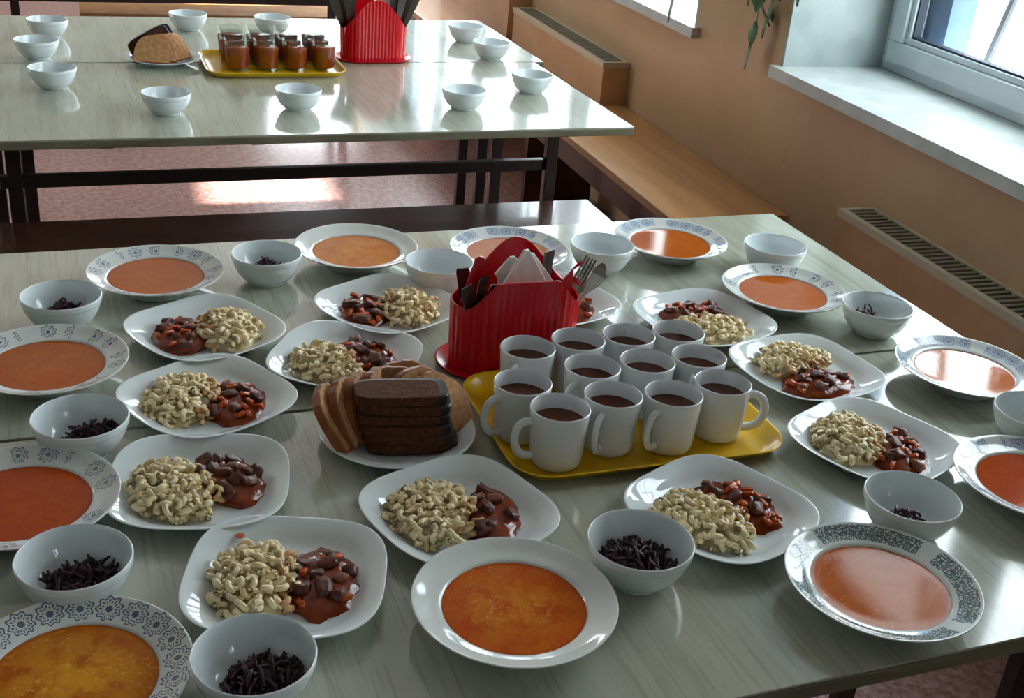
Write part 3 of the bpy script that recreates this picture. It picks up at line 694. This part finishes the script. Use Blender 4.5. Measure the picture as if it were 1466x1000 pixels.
WR = ['white bread slice at the right end of the near bread plate, crumb towards the tray', 'white bread slice second from the right end, beside the black crust', 'white bread slice standing behind the black crust of the rye stack']
for k in range(3):
    o = link('bread_slice', wh_me[k % 3], None, (.416 - .016 * k, 1.322 + .018 * k, TZ + .0125 + .001 * k), (math.radians(-24 + 4 * k), 0, math.radians(34 - 4 * k)))
    tag(o, WR[k], 'bread', 'white slices on the near bread plate')
for k in range(2):
    o = link('bread_slice', wh_me[k], None, (.350 + .02 * k, 1.374 + .016 * k, TZ + .010), (math.radians(-14), 0, math.radians(-8 + 10 * k)))
    tag(o, ('white bread slice standing right behind the rye stack', 'rearmost white bread slice on the near bread plate')[k], 'bread', 'white slices on the near bread plate')
FW = ['leftmost of the leaning white slices on the far bread plate', 'second leaning white slice from the left on the far bread plate', 'third leaning white slice from the left on the far bread plate', 'fourth leaning white slice from the left on the far bread plate', 'rightmost leaning white slice on the far bread plate']
for k in range(5):
    o = link('bread_slice', wh_me[k % 3], None, (.150 + .0185 * k, 3.462 + .010 * k, TZ + .010), (math.radians(-30), 0, math.radians(-14 + 13 * k)))
    tag(o, FW[k], 'bread', 'slices on the far bread plate')
for k in range(2):
    o = link('rye_bread_slice', rye_me[k], None, (.150 + .010 * k, 3.548 + .018 * k, TZ + .052), (math.radians(86), math.radians(-28), math.radians(10)))
    tag(o, ('rye slice standing on edge behind the white slices on the far bread plate', 'second rye slice standing farthest back on the far bread plate')[k], 'bread', 'slices on the far bread plate')

# ------------------------------------------------------------------ red cutlery holders
def holder(cx, cy, rz, label, side_panels, Lh=.098, Wh=.048, zend=.108, zfront=.152, zback=.186, dome_front=False):
    t = empty('cutlery_holder', (cx, cy, TZ + .0003), rz)
    n = 96; loop = []
    straight = Lh - Wh; per = 4 * straight + 2 * PI * Wh
    for i in range(n):
        s = per * i / n
        if s < PI * Wh: a = -PI / 2 + s / Wh; p = (straight + Wh * math.cos(a), Wh * math.sin(a)); nn = (math.cos(a), math.sin(a))
        elif s < PI * Wh + 2 * straight: q = s - PI * Wh; p = (straight - q, Wh); nn = (0, 1)
        elif s < 2 * PI * Wh + 2 * straight: a = PI / 2 + (s - PI * Wh - 2 * straight) / Wh; p = (-straight + Wh * math.cos(a), Wh * math.sin(a)); nn = (math.cos(a), math.sin(a))
        else: q = s - 2 * PI * Wh - 2 * straight; p = (-straight + q, -Wh); nn = (0, -1)
        loop.append((p, nn))
    def top(x, y):
        u = abs(x) / Lh
        if y > 0:  return zend + (zback - zend) * max(0, math.cos(min(1, (abs(x - (0 if dome_front else .012)) / Lh) * 1.05) * PI / 2)) ** (1.1 if dome_front else 1.7)
        if dome_front: return zend + (zback - zend) * max(0, math.cos(min(1, u * 1.02) * PI / 2)) ** 1.1
        if u < .50: return zfront
        return zfront + (zend - zfront) * min(1, (u - .50) / .36)
    vs = []; fs = []; levels = (0, .25, .5, .75, 1)
    def wall(sign):
        base = len(vs)
        for lv in levels:
            for i, (p, nn) in enumerate(loop):
                rib = (.0012 if i % 2 == 0 else 0) if sign > 0 else -.0022
                hgt = top(*p); fl = .002 * lv
                vs.append((p[0] + nn[0] * (rib + fl), p[1] + nn[1] * (rib + fl), .006 + (hgt - .006) * lv))
        for l in range(len(levels) - 1):
            for i in range(n):
                a, b = base + l * n + i, base + l * n + (i + 1) % n
                fs.append((a, b, b + n, a + n) if sign > 0 else (b, a, a + n, b + n))
        return base
    b0 = wall(1); b1 = wall(-1); tl = (len(levels) - 1) * n
    for i in range(n):
        j = (i + 1) % n; fs.append((b0 + tl + i, b0 + tl + j, b1 + tl + j, b1 + tl + i))
    mesh_obj('wall_panel', vs, fs, M['red'], t)
    # saucer foot
    vs = []; fs = []
    prof = [(-.004, 0), (.012, 0), (.020, .006), (.021, .009), (.018, .009), (.010, .004), (-.002, .0055)]
    for off, zz in prof:
        for (p, nn) in loop: vs.append((p[0] + nn[0] * off, p[1] + nn[1] * off, zz))
    for l in range(len(prof) - 1):
        for i in range(n): fs.append((l * n + i, l * n + (i + 1) % n, (l + 1) * n + (i + 1) % n, (l + 1) * n + i))
    fs += [tuple(range(n))[::-1], tuple(range((len(prof) - 1) * n, len(prof) * n))]
    mesh_obj('base', vs, fs, M['red'], t, True)
    # dividers across, and the pointed panels of the end cups
    for s in (-1, 1):
        g = MB(); g.box(s * .048 - .001, s * .048 + .001, -Wh + .003, Wh - .003, .006, .125); g.build('divider', M['red'], t)
    for (xa, xp, xb, zp, yy) in side_panels:
        g = MB(); pr = [(xa, .09), (xb, .09), (xb, .145), (xp + .006, zp - .002), (xp, zp), (xp - .006, zp - .003), (xa, .108)]
        v = [(x, yy, zz) for x, zz in pr] + [(x, yy + .0022, zz) for x, zz in pr]; k = len(pr)
        g.add(v, [tuple(range(k)), tuple(range(k, 2 * k))[::-1]] + [((i + 1) % k, i, i + k, (i + 1) % k + k) for i in range(k)])
        g.build('end_panel', M['red'], t)
    return tag(t, label, 'cutlery holder', 'red plastic cutlery holders')
holder(.577, 1.545, math.radians(1), 'red ribbed plastic cutlery holder with napkins on the near table', [(-.092, -.066, -.036, .182, -.012), (.060, .105, .093, .158, .004)])
holder(.803, 3.575, math.radians(1), 'red ribbed dome shaped cutlery holder on the far table', [], dome_front=True, zback=.185, zend=.095)
# napkins: folded paper triangles standing in the middle
for k, (dx, dy, tw, hh) in enumerate(((-.000, .000, 8, .186), (.012, .010, -6, .176), (-.014, .020, 3, .168))):
    g = MB(); w = .040; pr = [(-w, .09), (w, .09), (w, .128), (.004, hh), (-.004, hh), (-w, .126)]
    n = len(pr); v = [(x, -.0028 + .0016 * math.sin(x * 80), zz) for x, zz in pr] + [(x, .0028 + .0016 * math.sin(x * 80), zz) for x, zz in pr]
    g.add(v, [tuple(range(n)), tuple(range(n, 2 * n))[::-1]] + [((i + 1) % n, i, i + n, (i + 1) % n + n) for i in range(n)])
    o = g.build('napkin', M['paper'], None, bevel=.0008); o.location = (.586 + dx, 1.540 + dy, TZ); o.rotation_euler = (0, 0, math.radians(tw))
    tag(o, ('frontmost folded white napkin in the near red holder', 'middle folded white napkin in the near red holder', 'rear folded white napkin in the near red holder')[k], 'napkin', 'folded napkins')
def cut_mesh(kind):
    """implement 0.19 m long along +z, handle end up ('handle_up') or head up"""
    g = MB()
    def strip(prof, th, y0=0):
        v = []; n = len(prof)
        for (z, w, yy) in prof: v += [(-w, yy - th, z), (w, yy - th, z), (w, yy + th, z), (-w, yy + th, z)]
        f = []
        for i in range(n - 1):
            for q in range(4): f.append((i * 4 + q, i * 4 + (q + 1) % 4, (i + 1) * 4 + (q + 1) % 4, (i + 1) * 4 + q))
        f += [(3, 2, 1, 0), tuple((n - 1) * 4 + q for q in range(4))]; g.add(v, f)
    if kind == 'handle': strip([(0, .009, 0), (.05, .006, .002), (.10, .007, .002), (.145, .0115, 0), (.182, .0135, -.002), (.190, .0115, -.002)], .0016)
    elif kind == 'fork':
        strip([(0, .008, 0), (.06, .004, 0), (.115, .003, .002), (.130, .010, .002), (.142, .0115, -.002)], .0010)
        for q in range(4): x = -.0093 + .0062 * q; g.box(x - .0018, x + .0018, -.003, -.001, .141, .186)
    else:
        strip([(0, .008, 0), (.06, .004, 0), (.125, .003, .002), (.135, .008, .001), (.150, .0160, -.002), (.168, .0175, -.004), (.182, .012, -.002), (.190, .004, 0)], .0009)
    o = g.build(kind, M['handle_dark'] if kind == 'handle' else M['steel'], None, bevel=0); me = o.data; bpy.data.objects.remove(o); return me
CM = {k: cut_mesh(k) for k in ('handle', 'fork', 'spoon')}
def cutlery(kind, name, x, y, z, tx, ty, rz, label, cat, group, sc=1.0):
    o = link(name, CM[kind], None, (x, y, z)); o.rotation_euler = (tx, ty, rz); o.scale = (sc, sc, sc); return tag(o, label, cat, group)
R = math.radians
for k, (dx, dy, tx, ty, rz, lb) in enumerate([
  (-.060, -.012, 6, -16, 20, 'dark fork handle leaning farthest out at the left end of the near red holder'),
  (-.062, .012, 0, -8, -14, 'dark spoon handle at the left end of the near red holder, second from outside'),
  (-.072, -.004, 8, 1, 30, 'dark handle in the middle of the left cup of the near red holder'),
  (-.070, -.022, 10, 8, 6, 'broad dark handle leaning inward in the left cup of the near red holder')]):
    cutlery('handle', 'fork' if k % 2 == 0 else 'spoon', .577 + dx, 1.545 + dy, TZ + .010, R(tx), R(ty), R(rz), lb, 'cutlery', 'cutlery in the near red holder', .76)
for k, (kind, dx, dy, tx, ty, rz, lb) in enumerate([
  ('handle', .052, .014, 0, 0, 30, 'upright black handle at the right cup of the near red holder'),
  ('spoon', .060, -.010, 0, 30, 10, 'steel spoon bowl up in the right cup of the near red holder'),
  ('fork', .058, .000, -4, 46, 30, 'steel fork leaning farthest right out of the near red holder'),
  ('fork', .058, .020, -10, 24, -20, 'steel fork with tines up behind the spoon in the near red holder')]):
    cutlery(kind, 'fork' if kind != 'spoon' else 'spoon', .577 + dx, 1.545 + dy, TZ + .012, R(tx), R(ty), R(rz), lb, 'cutlery', 'cutlery in the near red holder', .86)
FC = [(-.062, .0, 2, -20, 0, 'leftmost steel handle leaning out of the far red holder'), (-.064, .012, 0, -13, 20, 'second steel handle from the left in the far red holder'), (-.060, -.012, 4, -7, -10, 'third steel handle from the left in the far red holder'), (-.056, .008, -2, -2, 30, 'innermost handle in the left cup of the far red holder'),
      (.054, .006, 0, 3, 0, 'innermost handle in the right cup of the far red holder'), (.058, -.010, 0, 9, 15, 'second handle in the right cup of the far red holder'), (.060, .012, -2, 15, -20, 'third handle in the right cup of the far red holder'), (.062, .0, 0, 21, 5, 'rightmost handle leaning out of the far red holder')]
for dx, dy, tx, ty, rz, lb in FC: cutlery('handle', 'fork', .803 + dx, 3.575 + dy, TZ + .010, R(tx), R(ty), R(rz), lb, 'cutlery', 'cutlery in the far red holder', 1.02)

# ------------------------------------------------------------------ tea glasses on the far tray
GP = [(.028, 0), (.0300, .001), (.0320, .010), (.0375, .086), (.0378, .088), (.0368, .088), (.0308, .012), (.028, .008), (.001, .007)]
TP = [(.001, .0078), (.0275, .0082), (.0303, .0125), (.0349, .064), (.001, .064)]
gl = {}
def tea_glass(x, y, label):
    t = empty('tea_glass', (x, y, TZ + .0030))
    if not gl:
        gl['g'] = lathe('tumbler', GP, M['glass'], t, 32).data; gl['t'] = lathe('tea', TP, M['tea_glass'], t, 32).data
    else: link('tumbler', gl['g'], t); link('tea', gl['t'], t)
    return tag(t, label, 'glass', 'tea glasses on the far tray')
rows = ('front', 'middle', 'back'); cols = ('leftmost', 'second from the left', 'second from the right', 'rightmost')
for r in range(3):
    for c in range(4):
        tea_glass(.380 + .0815 * c - (.008 if r else 0) + .003 * r, 3.452 + .0815 * (r - .55 * 0) - .0 + .002 * c - .035, 'glass of tea, %s in the %s row on the far tray' % (cols[c], rows[r]))

# ------------------------------------------------------------------ hanging plant beside the near window
def vine(pts, label, leaves):
    t = empty('hanging_vine', pts[0]); o0 = Vector(pts[0])
    g = MB(); g.tube([Vector(p) - o0 for p in pts], .0016, 5); g.build('stem', M['leaf'], t)
    for (u, L, yaw, tilt) in leaves:
        k = min(int(u * (len(pts) - 1)), len(pts) - 2); f = u * (len(pts) - 1) - k; p = Vector(pts[k]).lerp(Vector(pts[k + 1]), f) - o0
        w = L * .23; g = MB(); v = []; f_ = []
        sec = [(0, .06), (.2, .7), (.45, 1), (.7, .75), (1, .03)]
        for (s, ww) in sec: v += [(-w * ww, .004 * math.sin(s * 3), -L * s), (0, .006 + .004 * math.sin(s * 3), -L * s), (w * ww, .004 * math.sin(s * 3), -L * s)]
        for i in range(4):
            for q in range(2): a = i * 3 + q; f_.append((a, a + 1, a + 4, a + 3))
        g.add(v, f_); o = g.build('leaf', M['leaf'], t, True); o.location = p; o.rotation_euler = (tilt, 0, yaw)
    return tag(t, label, 'plant', 'hanging vine strands')
RV = random.Random(5)
def lv(n, L): return [((i + .5) / n, L * RV.uniform(.7, 1.1), RV.uniform(0, 6.28), RV.uniform(-.7, .7)) for i in range(n)] + [(1.0, L, 1.2, .1)]
vine([(1.87, 3.17, 2.35), (1.86, 3.18, 1.8), (1.86, 3.165, 1.3), (1.865, 3.16, .92)], 'long vine strand whose leaf tip ends on the pier between the windows', lv(16, .11))
vine([(1.88, 3.09, 2.35), (1.88, 3.10, 1.6), (1.875, 3.095, 1.04)], 'vine strand hanging at the corner of the near window opening', lv(13, .07))
vine([(1.84, 2.93, 2.35), (1.83, 2.9, 1.7), (1.82, 2.87, 1.12)], 'vine strand hanging in front of the near window reveal', lv(10, .07))
vine([(1.87, 3.66, 2.3), (1.86, 3.665, 1.7), (1.86, 3.70, .96)], 'vine strand dark against the far window glass', lv(9, .12))
vine([(1.89, 3.14, 2.35), (1.885, 3.135, 1.6), (1.885, 3.13, .98)], 'leafy vine strand beside the edge of the near window opening', lv(22, .07))
vine([(1.885, 3.22, 2.35), (1.88, 3.23, 1.7), (1.88, 3.235, 1.06)], 'shortest vine strand on the pier between the windows', lv(20, .075))
